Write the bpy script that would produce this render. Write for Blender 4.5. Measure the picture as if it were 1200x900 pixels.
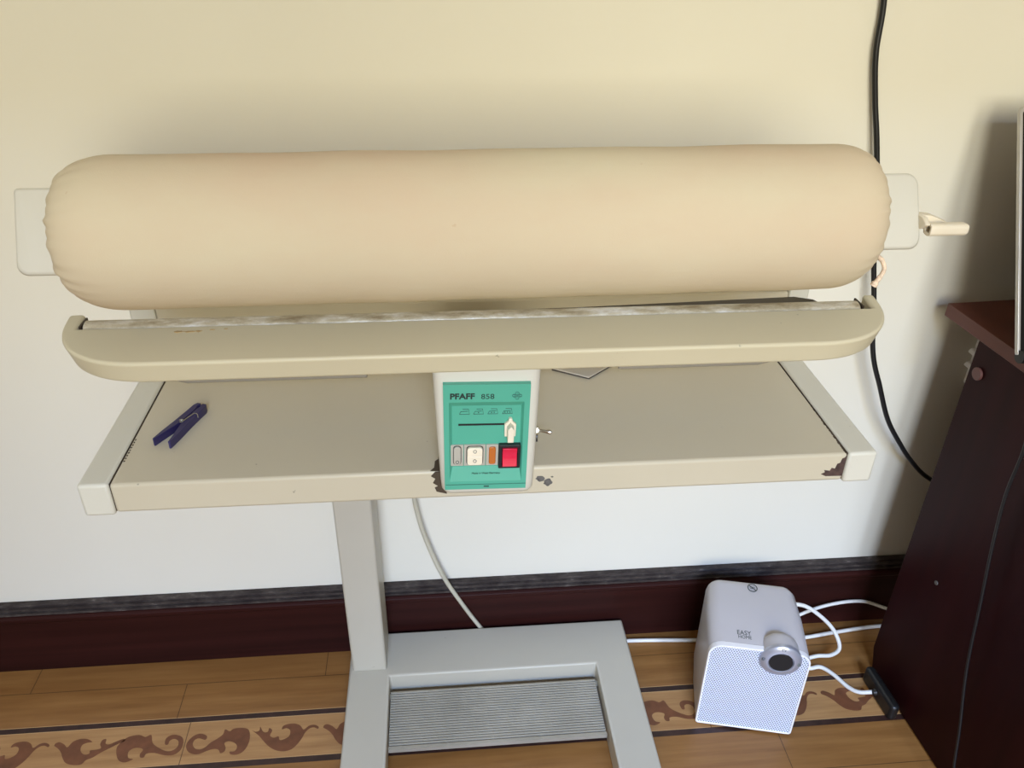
import bpy, bmesh, math, random
from mathutils import Vector, Matrix
S = bpy.context.scene
for o in list(bpy.data.objects): bpy.data.objects.remove(o)
COL = S.collection
PI = math.pi

# ------------------------------------------------------------------ camera
CX, CY, CZ = -0.0564, -1.1959, 1.3213
YAW, PITCH, ROLL, FPX = 0.0981, 0.5359, 0.0166, 958.6
fw = Vector((math.sin(YAW)*math.cos(PITCH), math.cos(YAW)*math.cos(PITCH), -math.sin(PITCH)))
rt0 = Vector((math.cos(YAW), -math.sin(YAW), 0)); up0 = rt0.cross(fw)
rt = math.cos(ROLL)*rt0 + math.sin(ROLL)*up0
up = -math.sin(ROLL)*rt0 + math.cos(ROLL)*up0
cam_d = bpy.data.cameras.new('camera'); cam = bpy.data.objects.new('camera', cam_d); COL.objects.link(cam)
m = Matrix((rt, up, -fw)).transposed().to_4x4(); m.translation = (CX, CY, CZ)
cam.matrix_world = m
cam_d.sensor_fit = 'HORIZONTAL'; cam_d.sensor_width = 36; cam_d.lens = FPX/1200*36
cam_d.clip_start = 0.02
S.camera = cam

# ------------------------------------------------------------------ world, lamps, exposure
S.view_settings.view_transform = 'Standard'
S.view_settings.look = 'None'
S.view_settings.gamma = 1.0
S.view_settings.use_curve_mapping = False
S.view_settings.exposure = 0.0
w = bpy.data.worlds.new('world'); S.world = w; w.use_nodes = True
bg = w.node_tree.nodes['Background']
# the rest of the room as soft surroundings: a bright ceiling over dimmer warm walls
_t = w.node_tree; _g = _t.nodes.new('ShaderNodeTexCoord'); _s = _t.nodes.new('ShaderNodeSeparateXYZ'); _r = _t.nodes.new('ShaderNodeValToRGB')
_t.links.new(_g.outputs['Generated'], _s.inputs[0]); _t.links.new(_s.outputs[2], _r.inputs[0]); _t.links.new(_r.outputs[0], bg.inputs[0])
_r.color_ramp.elements[0].position = 0.15; _r.color_ramp.elements[0].color = (0.22, 0.19, 0.14, 1)
_r.color_ramp.elements[1].position = 0.75; _r.color_ramp.elements[1].color = (0.58, 0.49, 0.34, 1)
bg.inputs[1].default_value = 1.0

def area(name, loc, target, sx, sy, power, color):
    d = bpy.data.lights.new(name, 'AREA'); d.shape = 'RECTANGLE'; d.size = sx; d.size_y = sy
    d.energy = power; d.color = color
    o = bpy.data.objects.new(name, d); COL.objects.link(o); o.location = loc
    o.rotation_euler = (Vector(target)-Vector(loc)).to_track_quat('-Z', 'Y').to_euler()
    return o
# daylight from outside the window behind the camera: warm sunlit surroundings low down, blue sky higher up
area('outdoor_light_warm', (0.0, -7.0, 2.75), (0.0, 0, 2.75), 3.0, 3.5, 520, (1.0, 0.94, 0.75))
area('outdoor_light_sky', (0.0, -7.0, 5.6), (0.0, 0, 5.6), 3.0, 2.4, 2000, (0.36, 0.56, 1.0))

# ------------------------------------------------------------------ material helpers
def lin(c):
    return tuple(((x/12.92) if x <= 0.04045 else ((x+0.055)/1.055)**2.4) for x in c)
def rgb(r, g, b): return lin((r/255, g/255, b/255)) + (1,)
class NT:
    def __init__(s, name):
        s.m = bpy.data.materials.new(name); s.m.use_nodes = True
        s.t = s.m.node_tree; s.b = s.t.nodes['Principled BSDF']
    def n(s, typ, **kw):
        nd = s.t.nodes.new(typ)
        for k, v in kw.items(): setattr(nd, k, v)
        return nd
    def l(s, a, b): s.t.links.new(a, b)
    def math(s, op, a, b=None):
        nd = s.n('ShaderNodeMath', operation=op)
        for i, v in enumerate((a, b)):
            if v is None: continue
            if isinstance(v, (int, float)): nd.inputs[i].default_value = v
            else: s.l(v, nd.inputs[i])
        return nd.outputs[0]
    def mix(s, f, a, b):
        nd = s.n('ShaderNodeMix', data_type='RGBA')
        for i, v in ((0, f), (6, a), (7, b)):
            if isinstance(v, (int, float, tuple)): nd.inputs[i].default_value = v
            else: s.l(v, nd.inputs[i])
        return nd.outputs[2]
    def noise(s, scale=5, detail=4, coord=None, mapping=(1, 1, 1), rough=0.55):
        tc = s.n('ShaderNodeTexCoord'); mp = s.n('ShaderNodeMapping'); mp.inputs[3].default_value = mapping
        s.l(tc.outputs['Object'], mp.inputs[0]); nz = s.n('ShaderNodeTexNoise')
        nz.inputs['Scale'].default_value = scale; nz.inputs['Detail'].default_value = detail; nz.inputs['Roughness'].default_value = rough
        s.l(mp.outputs[0], nz.inputs[0]); return nz.outputs[0]
    def ramp(s, f, stops):
        nd = s.n('ShaderNodeValToRGB'); s.l(f, nd.inputs[0])
        e = nd.color_ramp.elements
        while len(e) < len(stops): e.new(0.5)
        for i, (p, c) in enumerate(stops): e[i].position = p; e[i].color = c
        return nd.outputs[0]
    def bump(s, h, strength=0.2, dist=0.001):
        nd = s.n('ShaderNodeBump'); nd.inputs['Strength'].default_value = strength; nd.inputs['Distance'].default_value = dist
        s.l(h, nd.inputs['Height']); s.l(nd.outputs[0], s.b.inputs['Normal'])
    def base(s, c):
        if isinstance(c, tuple): s.b.inputs['Base Color'].default_value = c
        else: s.l(c, s.b.inputs['Base Color'])
    def set(s, rough=0.5, metal=0, spec=0.5):
        s.b.inputs['Roughness'].default_value = rough; s.b.inputs['Metallic'].default_value = metal
        s.b.inputs['Specular IOR Level'].default_value = spec
def plain(name, c, rough=0.5, metal=0, spec=0.5, var=0.06, scale=12):
    """a procedural material: one colour with faint tonal mottling"""
    a = NT(name); nz = a.noise(scale, 4)
    d = tuple(x*(1-var) for x in c[:3])+(1,); e = tuple(min(1, x*(1+var)) for x in c[:3])+(1,)
    a.base(a.ramp(nz, [(0.35, d), (0.65, e)])); a.set(rough, metal, spec); return a.m

M = {}
a = NT('wall_paint')
n1 = a.noise(1.3, 3); n2 = a.noise(70, 4, mapping=(0.25, 1, 1)); n3 = a.noise(14, 5, mapping=(0.3, 1, 1))
a.base(a.ramp(n1, [(0.3, rgb(222, 219, 206)), (0.7, rgb(228, 226, 214))])); a.set(0.6, 0, 0.3)
a.bump(a.math('ADD', a.math('MULTIPLY', n2, 0.5), n3), 0.22, 0.002); M['wall'] = a.m

a = NT('baseboard_wood'); n1 = a.noise(4, 6, mapping=(0.25, 6, 10))
a.base(a.ramp(n1, [(0.3, rgb(34, 13, 11)), (0.7, rgb(52, 23, 20))])); a.set(0.48, 0, 0.12); M['baseboard'] = a.m
a = NT('dusty_molding'); n1 = a.noise(60, 6, mapping=(0.5, 1, 1), rough=0.7)
a.base(a.ramp(n1, [(0.42, rgb(38, 29, 27)), (0.60, rgb(66, 58, 54)), (0.74, rgb(122, 115, 108))])); a.set(0.75); M['molding'] = a.m

def enamel(name, c, rough=0.38, dirt=None):
    a = NT(name); nz = a.noise(5, 5); d = tuple(x*0.955 for x in c[:3])+(1,)
    col = a.ramp(nz, [(0.3, d), (0.7, c)])
    sp = a.noise(95, 2); k = a.ramp(sp, [(0.765, (0, 0, 0, 1)), (0.80, (1, 1, 1, 1))])
    col = a.mix(k, col, dirt or tuple(x*0.6 for x in c[:3])+(1,))
    a.base(col); a.set(rough, 0, 0.4)
    a.bump(a.noise(220, 2), 0.05, 0.0006)
    return a.m
M['cream'] = enamel('cream_enamel', rgb(194, 185, 162))
M['rail'] = enamel('rail_enamel', rgb(206, 203, 188))
M['shoe'] = enamel('shoe_plastic', rgb(200, 191, 162), 0.42)
M['base'] = enamel('base_enamel', rgb(188, 183, 168))
M['cap'] = enamel('cap_plastic', rgb(206, 203, 190), 0.42, rgb(120, 116, 106))
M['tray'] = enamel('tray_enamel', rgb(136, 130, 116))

a = NT('roller_cotton')
n1 = a.noise(4.5, 5, mapping=(0.6, 1.2, 1.2)); n2 = a.noise(60, 3)
c = a.ramp(n1, [(0.30, rgb(206, 196, 168)), (0.52, rgb(203, 187, 160)), (0.70, rgb(203, 179, 153))])
k = a.ramp(n2, [(0.74, (0, 0, 0, 1)), (0.79, (1, 1, 1, 1))])
c = a.mix(a.math('MULTIPLY', k, 0.35), c, rgb(176, 140, 104)); a.base(c); a.set(0.85, 0, 0.15)
wv = a.noise(700, 2); a.bump(a.math('ADD', a.math('MULTIPLY', wv, 0.25), a.noise(9, 3, mapping=(1, 3, 3))), 0.25, 0.002)
M['cotton'] = a.m

a = NT('scaled_aluminium'); n1 = a.noise(50, 6, mapping=(0.35, 1, 1), rough=0.7)
a.base(a.ramp(n1, [(0.35, rgb(150, 134, 106)), (0.5, rgb(196, 186, 160)), (0.66, rgb(236, 234, 226))])); a.set(0.45, 0.35); a.bump(n1, 0.5, 0.002); M['scaled'] = a.m
M['dark_metal'] = plain('dark_brown_metal', rgb(62, 52, 42), 0.45, 0.4)  # dark brown, slightly metallic; heating plate and lip clips
M['seam'] = plain('dark_gap', rgb(70, 58, 44), 0.8)
M['rust'] = plain('bare_rusty_metal', rgb(74, 56, 50), 0.75, 0.1, var=0.35, scale=120)
M['chipgrey'] = plain('bare_grey_metal', rgb(96, 94, 92), 0.6, 0.2, var=0.25, scale=150)
M['stain'] = plain('brown_stain', rgb(178, 152, 106), 0.6, var=0.15, scale=150)
M['teal'] = plain('teal_plastic', rgb(78, 164, 140), 0.45, var=0.02)
M['tealdark'] = plain('teal_recess', rgb(90, 190, 160), 0.45, var=0.02)
M['ink'] = plain('black_print', rgb(26, 44, 40), 0.6, var=0.02)
M['inkteal'] = plain('thin_print', rgb(40, 92, 80), 0.6, var=0.02)
M['black'] = plain('black_plastic', rgb(20, 20, 21), 0.42)
M['knob'] = plain('ivory_plastic', rgb(226, 216, 194), 0.4)
M['greyplastic'] = plain('grey_plastic', rgb(170, 166, 154), 0.45)
M['red'] = plain('red_switch', rgb(206, 26, 62), 0.3, var=0.03)
M['amber'] = plain('amber_lens', rgb(176, 96, 22), 0.25, var=0.05)
M['chrome'] = plain('chrome_metal', rgb(205, 203, 200), 0.18, 1.0)
a = NT('ribbed_aluminium'); n1 = a.noise(12, 3)
a.base(a.ramp(n1, [(0.3, rgb(164, 160, 148)), (0.7, rgb(182, 178, 166))])); a.set(0.45, 0.4); M['pedal'] = a.m
M['heater'] = plain('heater_shell', rgb(194, 191, 194), 0.36, var=0.015, scale=6)
M['rim'] = plain('heater_rim', rgb(240, 240, 243), 0.3, var=0.01)
a = NT('perforated_grille')
tc = a.n('ShaderNodeTexCoord'); sx = a.n('ShaderNodeSeparateXYZ'); a.l(tc.outputs['Object'], sx.inputs[0])
P_ = 0.0046
u = a.math('DIVIDE', sx.outputs[0], P_); v = a.math('DIVIDE', sx.outputs[2], P_*0.866)
row = a.math('FLOOR', v); odd = a.math('MULTIPLY', a.math('MODULO', a.math('ABSOLUTE', row), 2.0), 0.5)
fu = a.math('SUBTRACT', a.math('FRACT', a.math('ADD', u, odd)), 0.5)
fv = a.math('MULTIPLY', a.math('SUBTRACT', a.math('FRACT', v), 0.5), 0.866)
r2 = a.math('ADD', a.math('MULTIPLY', fu, fu), a.math('MULTIPLY', fv, fv))
hole = a.math('LESS_THAN', r2, 0.085)
a.base(a.mix(hole, rgb(222, 228, 244), rgb(56, 62, 88))); a.set(0.4); M['grille'] = a.m
M['silver'] = plain('silver_ring', rgb(186, 190, 204), 0.28, 0.6)
M['whitecord'] = plain('white_cord', rgb(226, 226, 222), 0.5)
M['greycord'] = plain('aged_cord', rgb(188, 184, 166), 0.5)
M['blackcord'] = plain('black_cord', rgb(16, 16, 18), 0.45)
M['peg'] = plain('indigo_plastic', rgb(42, 37, 82), 0.4, var=0.1, scale=60)
M['steel'] = plain('spring_steel', rgb(170, 166, 150), 0.35, 0.8)
M['card'] = plain('grey_card', rgb(176, 170, 158), 0.6)
M['cardside'] = plain('card_edge', rgb(60, 54, 48), 0.7)
a = NT('mahogany_laminate'); n1 = a.noise(5, 6, mapping=(3, 3, 0.25))
a.base(a.ramp(n1, [(0.3, rgb(30, 8, 10)), (0.7, rgb(46, 14, 16))])); a.set(0.42, 0, 0.10); M['mahogany'] = a.m
a = NT('mahogany_top'); n1 = a.noise(5, 6, mapping=(3, 0.3, 1))
a.base(a.ramp(n1, [(0.3, rgb(74, 36, 30)), (0.7, rgb(98, 54, 44))])); a.set(0.4, 0, 0.35); M['mahogtop'] = a.m
M['capbrown'] = plain('brown_cap', rgb(96, 62, 58), 0.5)
M['screen'] = plain('dark_screen', rgb(10, 11, 14), 0.12)
M['bezel'] = plain('silver_bezel', rgb(190, 188, 184), 0.35, 0.5)
M['inlay'] = plain('walnut_inlay', rgb(112, 68, 42), 0.45, var=0.18, scale=40)
M['string'] = plain('cotton_string', rgb(228, 204, 178), 0.9, var=0.2, scale=300)

# floor: boards run along the wall, two dark inlay strips with a pale band between them
a = NT('parquet')
tc = a.n('ShaderNodeTexCoord'); sx = a.n('ShaderNodeSeparateXYZ'); a.l(tc.outputs['Object'], sx.inputs[0])
X, Y = sx.outputs[0], sx.outputs[1]
g = a.noise(6, 7, mapping=(0.7, 9, 1), rough=0.62); g2 = a.noise(2.2, 3, mapping=(0.6, 3, 1))
wood = a.ramp(a.math('ADD', a.math('MULTIPLY', g, 0.7), a.math('MULTIPLY', g2, 0.3)),
              [(0.30, rgb(118, 78, 38)), (0.5, rgb(143, 100, 54)), (0.70, rgb(162, 118, 68))])
pale = a.ramp(g, [(0.3, rgb(150, 108, 66)), (0.7, rgb(184, 142, 92))])
dark = a.ramp(a.noise(40, 5), [(0.3, rgb(44, 28, 24)), (0.7, rgb(66, 44, 38))])
def band(y0, y1):
    return a.math('MULTIPLY', a.math('GREATER_THAN', Y, y0), a.math('LESS_THAN', Y, y1))
def line(y, wd=0.0008): return band(y-wd, y+wd)
# three tones of plank by row and by length
def joint(x, y0, y1, wd=0.0008):
    return a.math('MULTIPLY', band(y0, y1), a.math('LESS_THAN', a.math('ABSOLUTE', a.math('SUBTRACT', X, x)), wd))
rowid = a.math('ADD', a.math('FLOOR', a.math('MULTIPLY', Y, 11.6)), a.math('MULTIPLY', a.math('FLOOR', a.math('MULTIPLY', X, 1.15)), 7.0))
wn = a.n('ShaderNodeTexWhiteNoise', noise_dimensions='1D'); a.l(rowid, wn.inputs['W'])
wood = a.mix(a.math('MULTIPLY', wn.outputs[0], 0.35), wood, rgb(132, 92, 50))
c = a.mix(band(-0.256, -0.160), wood, pale)
c = a.mix(band(-0.1655, -0.1545), c, dark); c = a.mix(band(-0.264, -0.252), c, dark)
c = a.mix(a.math('ADD', line(-0.1662, 0.0007), line(-0.1538, 0.0006)), c, rgb(196, 158, 110))
c = a.mix(line(-0.2513, 0.0007), c, rgb(190, 150, 104))
seams = line(-0.0772)
for q in (line(-0.3497), line(-0.43), line(-0.52), line(-0.61), joint(-0.862, -0.077, 0), joint(-0.306, -0.077, 0), joint(0.62, -0.077, 0),
          joint(-0.57, -0.154, -0.077), joint(0.12, -0.154, -0.077), joint(-0.5422, -0.252, -0.166), joint(0.42, -0.252, -0.166),
          joint(0.5396, -0.35, -0.264), joint(-0.2, -0.35, -0.264), joint(0.05, -0.43, -0.35)):
    seams = a.math('MAXIMUM', seams, q)
c = a.mix(a.math('MULTIPLY', seams, 0.75), c, rgb(60, 38, 22))
a.base(c); a.set(0.36, 0, 0.4); a.bump(g, 0.08, 0.001); M['floor'] = a.m

# ------------------------------------------------------------------ mesh helpers
def link(name, me, parent=None, mat=None):
    o = bpy.data.objects.new(name, me); COL.objects.link(o)
    if parent: o.parent = parent
    if mat is not None and me is not None: me.materials.append(M[mat] if isinstance(mat, str) else mat)
    return o
def finish(name, bm, mat, parent=None, bevel=0, seg=3, smooth=True, angle=40):
    bmesh.ops.recalc_face_normals(bm, faces=bm.faces)
    me = bpy.data.meshes.new(name); bm.to_mesh(me); bm.free()
    o = link(name, me, parent, mat)
    if smooth:
        for p in me.polygons: p.use_smooth = True
        try: me.set_sharp_from_angle(angle=math.radians(angle))
        except Exception: pass
    if bevel:
        b = o.modifiers.new('bevel', 'BEVEL'); b.width = bevel; b.segments = seg; b.limit_method = 'ANGLE'; b.angle_limit = math.radians(35)
        b.harden_normals = False
    return o
def add_box(bm, x0, x1, y0, y1, z0, z1):
    vs = [bm.verts.new((x, y, z)) for z in (z0, z1) for y in (y0, y1) for x in (x0, x1)]
    for f in ((0, 1, 3, 2), (4, 6, 7, 5), (0, 4, 5, 1), (2, 3, 7, 6), (0, 2, 6, 4), (1, 5, 7, 3)):
        bm.faces.new([vs[i] for i in f])
def box(name, dims, mat, parent=None, bevel=0.001, seg=2):
    bm = bmesh.new(); add_box(bm, *dims); return finish(name, bm, mat, parent, bevel, seg)
def add_prism(bm, pts, lo, hi, axis='z'):
    """extrude a 2D outline; axis z: pts are (x,y); axis x: pts are (y,z); axis y: pts are (x,z)"""
    def mk(p, h):
        if axis == 'z': return (p[0], p[1], h)
        if axis == 'x': return (h, p[0], p[1])
        return (p[0], h, p[1])
    A = [bm.verts.new(mk(p, lo)) for p in pts]; B = [bm.verts.new(mk(p, hi)) for p in pts]
    bm.faces.new(A[::-1]); bm.faces.new(B)
    for i in range(len(pts)):
        j = (i+1) % len(pts); bm.faces.new((A[i], A[j], B[j], B[i]))
def prism(name, pts, lo, hi, axis, mat, parent=None, bevel=0, seg=3):
    bm = bmesh.new(); add_prism(bm, pts, lo, hi, axis); return finish(name, bm, mat, parent, bevel, seg)
def catmull(pts, n=10):
    P = [Vector(p) for p in pts]; P = [2*P[0]-P[1]]+P+[2*P[-1]-P[-2]]; out = []
    for i in range(1, len(P)-2):
        for k in range(n):
            t = k/n; a0, b0, c0, d0 = P[i-1], P[i], P[i+1], P[i+2]
            out.append(0.5*((2*b0)+(c0-a0)*t+(2*a0-5*b0+4*c0-d0)*t*t+(3*b0-a0-3*c0+d0)*t*t*t))
    out.append(P[-2]); return out
def add_tube(bm, pts, r, seg=10):
    pts = [Vector(p) for p in pts]; rings = []; prev = None
    for i, p in enumerate(pts):
        t = (pts[min(i+1, len(pts)-1)]-pts[max(i-1, 0)]).normalized()
        if prev is None:
            ref = Vector((0, 0, 1)) if abs(t.z) < 0.9 else Vector((1, 0, 0)); nrm = t.cross(ref).normalized()
        else: nrm = (prev-t*prev.dot(t)).normalized()
        prev = nrm; bn = t.cross(nrm)
        rr = r[i] if isinstance(r, (list, tuple)) else r
        rings.append([bm.verts.new(p+rr*(math.cos(2*PI*k/seg)*nrm+math.sin(2*PI*k/seg)*bn)) for k in range(seg)])
    for A, B in zip(rings, rings[1:]):
        for k in range(seg): bm.faces.new((A[k], A[(k+1) % seg], B[(k+1) % seg], B[k]))
    bm.faces.new(rings[0][::-1]); bm.faces.new(rings[-1])
def tube(name, pts, r, mat, parent=None, n=10, seg=10):
    bm = bmesh.new(); add_tube(bm, catmull(pts, n) if n > 1 else pts, r, seg); return finish(name, bm, mat, parent, angle=60)
def add_disc(bm, c, r, depth, axis, seg=32):
    """closed cylinder from c along axis vector of length depth"""
    ax = Vector(axis).normalized(); add_tube(bm, [Vector(c), Vector(c)+ax*depth], r, seg)
def rrect(x0, x1, y0, y1, r, n=5):
    rs = r if isinstance(r, (list, tuple)) else (r,)*4   # order: x0y0, x1y0, x1y1, x0y1
    out = []
    for (cx, cy, a0, rr) in ((x0, y0, PI, rs[0]), (x1, y0, 1.5*PI, rs[1]), (x1, y1, 0, rs[2]), (x0, y1, PI/2, rs[3])):
        ccx = cx+rr if cx == x0 else cx-rr; ccy = cy+rr if cy == y0 else cy-rr
        if rr < 1e-6: out.append((cx, cy)); continue
        for k in range(n+1):
            q = a0+PI/2*k/n; out.append((ccx+rr*math.cos(q), ccy+rr*math.sin(q)))
    return out
def add_ringframe(bm, outer, inner, lo, hi, axis):
    def mk(p, h):
        return (p[0], h, p[1]) if axis == 'y' else ((p[0], p[1], h) if axis == 'z' else (h, p[0], p[1]))
    n = len(outer); R = [[bm.verts.new(mk(p, h)) for p in L] for L, h in ((outer, lo), (outer, hi), (inner, hi), (inner, lo))]
    for q in range(4):
        A, B = R[q], R[(q+1) % 4]
        for k in range(n): bm.faces.new((A[k], A[(k+1) % n], B[(k+1) % n], B[k]))
def text_mesh(name, body, size, mat, parent, loc, rot=(PI/2, 0, 0), align='LEFT', bold=0.0, width=None, ext=0.00015):
    cu = bpy.data.curves.new(name, 'FONT'); cu.body = body; cu.size = size; cu.align_x = align; cu.extrude = ext; cu.offset = bold
    t = bpy.data.objects.new(name, cu); COL.objects.link(t)
    dg = bpy.context.evaluated_depsgraph_get(); me = bpy.data.meshes.new_from_object(t.evaluated_get(dg))
    bpy.data.objects.remove(t); bpy.data.curves.remove(cu)
    o = bpy.data.objects.new(name, me); COL.objects.link(o); me.materials.clear(); me.materials.append(M[mat])
    if width:
        xs = [v.co.x for v in me.vertices]; k = width/(max(xs)-min(xs))
        for v in me.vertices: v.co.x *= k
    if parent: o.parent = parent
    o.location = loc; o.rotation_euler = rot; return o
def thing(name, label, cat, loc=(0, 0, 0), rz=0, group=None):
    o = bpy.data.objects.new(name, None); COL.objects.link(o); o.empty_display_size = 0.05
    o.location = loc; o.rotation_euler = (0, 0, rz); o['label'] = label; o['category'] = cat
    if group: o['group'] = group
    return o
def tag(o, label, cat, group=None):
    o['label'] = label; o['category'] = cat
    if group: o['group'] = group
    return o
def struct(o, label=None):
    o['kind'] = 'structure'
    if label: o['label'] = label
    return o
def blob(rnd, cx, cy, rx, ry, n=18, jag=0.45):
    return [(cx+rx*(1-jag*rnd.random())*math.cos(2*PI*k/n), cy+ry*(1-jag*rnd.random())*math.sin(2*PI*k/n)) for k in range(n)]
RND = random.Random(7)

# ------------------------------------------------------------------ the room
struct(box('wall_back', (-2.2, 2.6, 0.0, 0.1, -0.05, 4.3), 'wall', bevel=0))
struct(box('floor', (-2.2, 2.6, -3.2, 0.0, -0.05, 0.0), 'floor', bevel=0))
# unseen wall added so its window opening cuts the sky light; mullion splits it
WX0, WX1, WZ0, WZ1, WY = -0.60, 1.50, 0.82, 2.70, -3.20
bm = bmesh.new()
add_box(bm, -2.2, WX0, WY-0.12, WY, -0.05, 4.3); add_box(bm, WX1, 2.6, WY-0.12, WY, -0.05, 4.3)
add_box(bm, WX0, WX1, WY-0.12, WY, -0.05, WZ0); add_box(bm, WX0, WX1, WY-0.12, WY, WZ1, 4.3)
struct(finish('wall_front', bm, 'wall', smooth=False))
bm = bmesh.new()
for q in ((WX0, WX0+0.05, WZ0, WZ1), (WX1-0.05, WX1, WZ0, WZ1), (WX0+0.05, WX1-0.05, WZ0, WZ0+0.05), (WX0+0.05, WX1-0.05, WZ1-0.05, WZ1), (0.35, 0.55, WZ0+0.05, WZ1-0.05)):
    add_box(bm, q[0], q[1], WY-0.09, WY-0.03, q[2], q[3])
struct(finish('window_1', bm, 'rim', smooth=False))
bb = [(0.0, 0.0), (-0.020, 0.0), (-0.020, 0.128), (-0.0225, 0.131), (-0.0225, 0.139), (-0.017, 0.143), (0.0, 0.143)]
bs = struct(prism('baseboard_back', bb, -2.2, 2.6, 'x', 'baseboard', bevel=0.0012))
mb = [(0.0, 0.143), (-0.0150, 0.143), (-0.0185, 0.1455), (-0.0185, 0.1495), (-0.0125, 0.1505), (-0.0125, 0.1525), (-0.0160, 0.1540), (-0.0160, 0.1580), (-0.0095, 0.1590), (-0.0095, 0.1605), (-0.0115, 0.1620), (-0.0110, 0.1650), (0.0, 0.1665)]
mo = struct(prism('trim_1', mb, -2.2, 2.6, 'x', 'molding', bevel=0.0006))
# scrolled walnut marquetry laid in the pale band of the floor
SC = [
 [(-0.5054,-0.1979),(-0.5118,-0.1933),(-0.5215,-0.1913),(-0.531,-0.1958),(-0.5378,-0.2061),(-0.5384,-0.2167),(-0.5318,-0.2277),(-0.5209,-0.233),(-0.5106,-0.233),(-0.5012,-0.2286),(-0.4889,-0.2251),(-0.4793,-0.2274),(-0.4746,-0.2346),(-0.468,-0.2313),(-0.4675,-0.2238),(-0.4715,-0.2144),(-0.4656,-0.2112),(-0.4573,-0.2131),(-0.4495,-0.2192),(-0.4474,-0.2269),(-0.4508,-0.2327),(-0.4585,-0.2329),(-0.4562,-0.2382),(-0.4454,-0.2399),(-0.4359,-0.2353),(-0.4299,-0.2253),(-0.4276,-0.2118),(-0.4296,-0.1976),(-0.4354,-0.1878),(-0.4481,-0.1845),(-0.4613,-0.1857),(-0.467,-0.1906),(-0.4761,-0.1855),(-0.4779,-0.196),(-0.4868,-0.2046),(-0.4959,-0.2109),(-0.5032,-0.2195),(-0.5113,-0.2239),(-0.5209,-0.222),(-0.5275,-0.213),(-0.5265,-0.2039),(-0.5193,-0.2008),(-0.5092,-0.2047),(-0.5056,-0.2031)],
 [(-0.4267,-0.1916),(-0.4125,-0.2037),(-0.4026,-0.2153),(-0.3898,-0.2285),(-0.3753,-0.2372),(-0.3618,-0.2398),(-0.3491,-0.2363),(-0.3399,-0.2264),(-0.3334,-0.2146),(-0.3294,-0.204),(-0.3223,-0.1958),(-0.3144,-0.1942),(-0.3071,-0.1979),(-0.3063,-0.1932),(-0.315,-0.1887),(-0.3243,-0.1902),(-0.3329,-0.1975),(-0.3394,-0.189),(-0.3496,-0.1834),(-0.3619,-0.1831),(-0.3709,-0.1865),(-0.3726,-0.1937),(-0.3647,-0.1918),(-0.3572,-0.1971),(-0.357,-0.2081),(-0.3642,-0.2143),(-0.3732,-0.2161),(-0.3766,-0.2081),(-0.3847,-0.2105),(-0.3922,-0.2053),(-0.3899,-0.1945),(-0.3962,-0.1893),(-0.3976,-0.1971),(-0.4057,-0.1964),(-0.4131,-0.1848),(-0.4131,-0.1927),(-0.4193,-0.1953)],
 [(-0.7739,-0.1961),(-0.7649,-0.2022),(-0.7561,-0.2116),(-0.7493,-0.223),(-0.7404,-0.2329),(-0.7253,-0.238),(-0.7124,-0.2373),(-0.7071,-0.2295),(-0.6977,-0.2256),(-0.6871,-0.2171),(-0.6737,-0.2088),(-0.66,-0.2004),(-0.6507,-0.1954),(-0.6547,-0.1912),(-0.6668,-0.196),(-0.6763,-0.2007),(-0.6838,-0.1985),(-0.6853,-0.1894),(-0.6917,-0.1908),(-0.693,-0.1994),(-0.6889,-0.2076),(-0.6976,-0.2101),(-0.7067,-0.2109),(-0.7059,-0.2172),(-0.715,-0.218),(-0.7233,-0.2096),(-0.7245,-0.1984),(-0.7164,-0.1943),(-0.7086,-0.1933),(-0.719,-0.1867),(-0.733,-0.1856),(-0.7435,-0.1906),(-0.7491,-0.2012),(-0.7571,-0.1943),(-0.767,-0.1893),(-0.773,-0.1914)],
 [(-0.6586,-0.2005),(-0.6612,-0.2098),(-0.6567,-0.2242),(-0.6491,-0.2356),(-0.6372,-0.2396),(-0.6254,-0.2344),(-0.6344,-0.2313),(-0.6379,-0.2195),(-0.6318,-0.2128),(-0.6211,-0.2124),(-0.613,-0.2168),(-0.6162,-0.2244),(-0.6141,-0.2317),(-0.6073,-0.2322),(-0.6052,-0.2252),(-0.5918,-0.2247),(-0.5726,-0.2309),(-0.5563,-0.2313),(-0.5464,-0.2221),(-0.5452,-0.2079),(-0.5501,-0.1963),(-0.5612,-0.1905),(-0.5722,-0.1906),(-0.5788,-0.1972),(-0.5772,-0.2086),(-0.5716,-0.209),(-0.5707,-0.2017),(-0.5633,-0.1985),(-0.555,-0.204),(-0.5536,-0.2152),(-0.5612,-0.2225),(-0.5721,-0.2226),(-0.588,-0.2141),(-0.6004,-0.2035),(-0.607,-0.1869),(-0.6165,-0.1904),(-0.629,-0.1852),(-0.6449,-0.1871),(-0.6539,-0.1938)]]
bm = bmesh.new()
for k in (-1, 0, 1, 2, 3):
    for q in SC:
        pts = [(x+k*0.4765, y) for x, y in q]
        sm = [(p.x, p.y) for p in catmull([(x, y, 0) for x, y in pts+[pts[0]]], 3)][:-1]
        add_prism(bm, sm, 0.0, 0.0003, 'z')
il = struct(finish('trim_2', bm, 'inlay', smooth=False))

# ------------------------------------------------------------------ rotary ironing machine
IR = thing('rotary_ironer', 'cream rotary ironing press with cloth roller, table and teal control panel on a U-shaped foot', 'ironing machine', (0, -0.1, 0))
IR.location = (0, 0, 0)
ZB = 0.0564
U = [(-0.2515, -0.66), (-0.1752, -0.66), (-0.1752, -0.1346), (0.220, -0.1346), (0.220, -0.66), (0.292, -0.66), (0.292, -0.029), (-0.2515, -0.029)]
prism('base_frame', U, 0.0, ZB, 'z', 'base', IR, 0.004)
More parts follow.
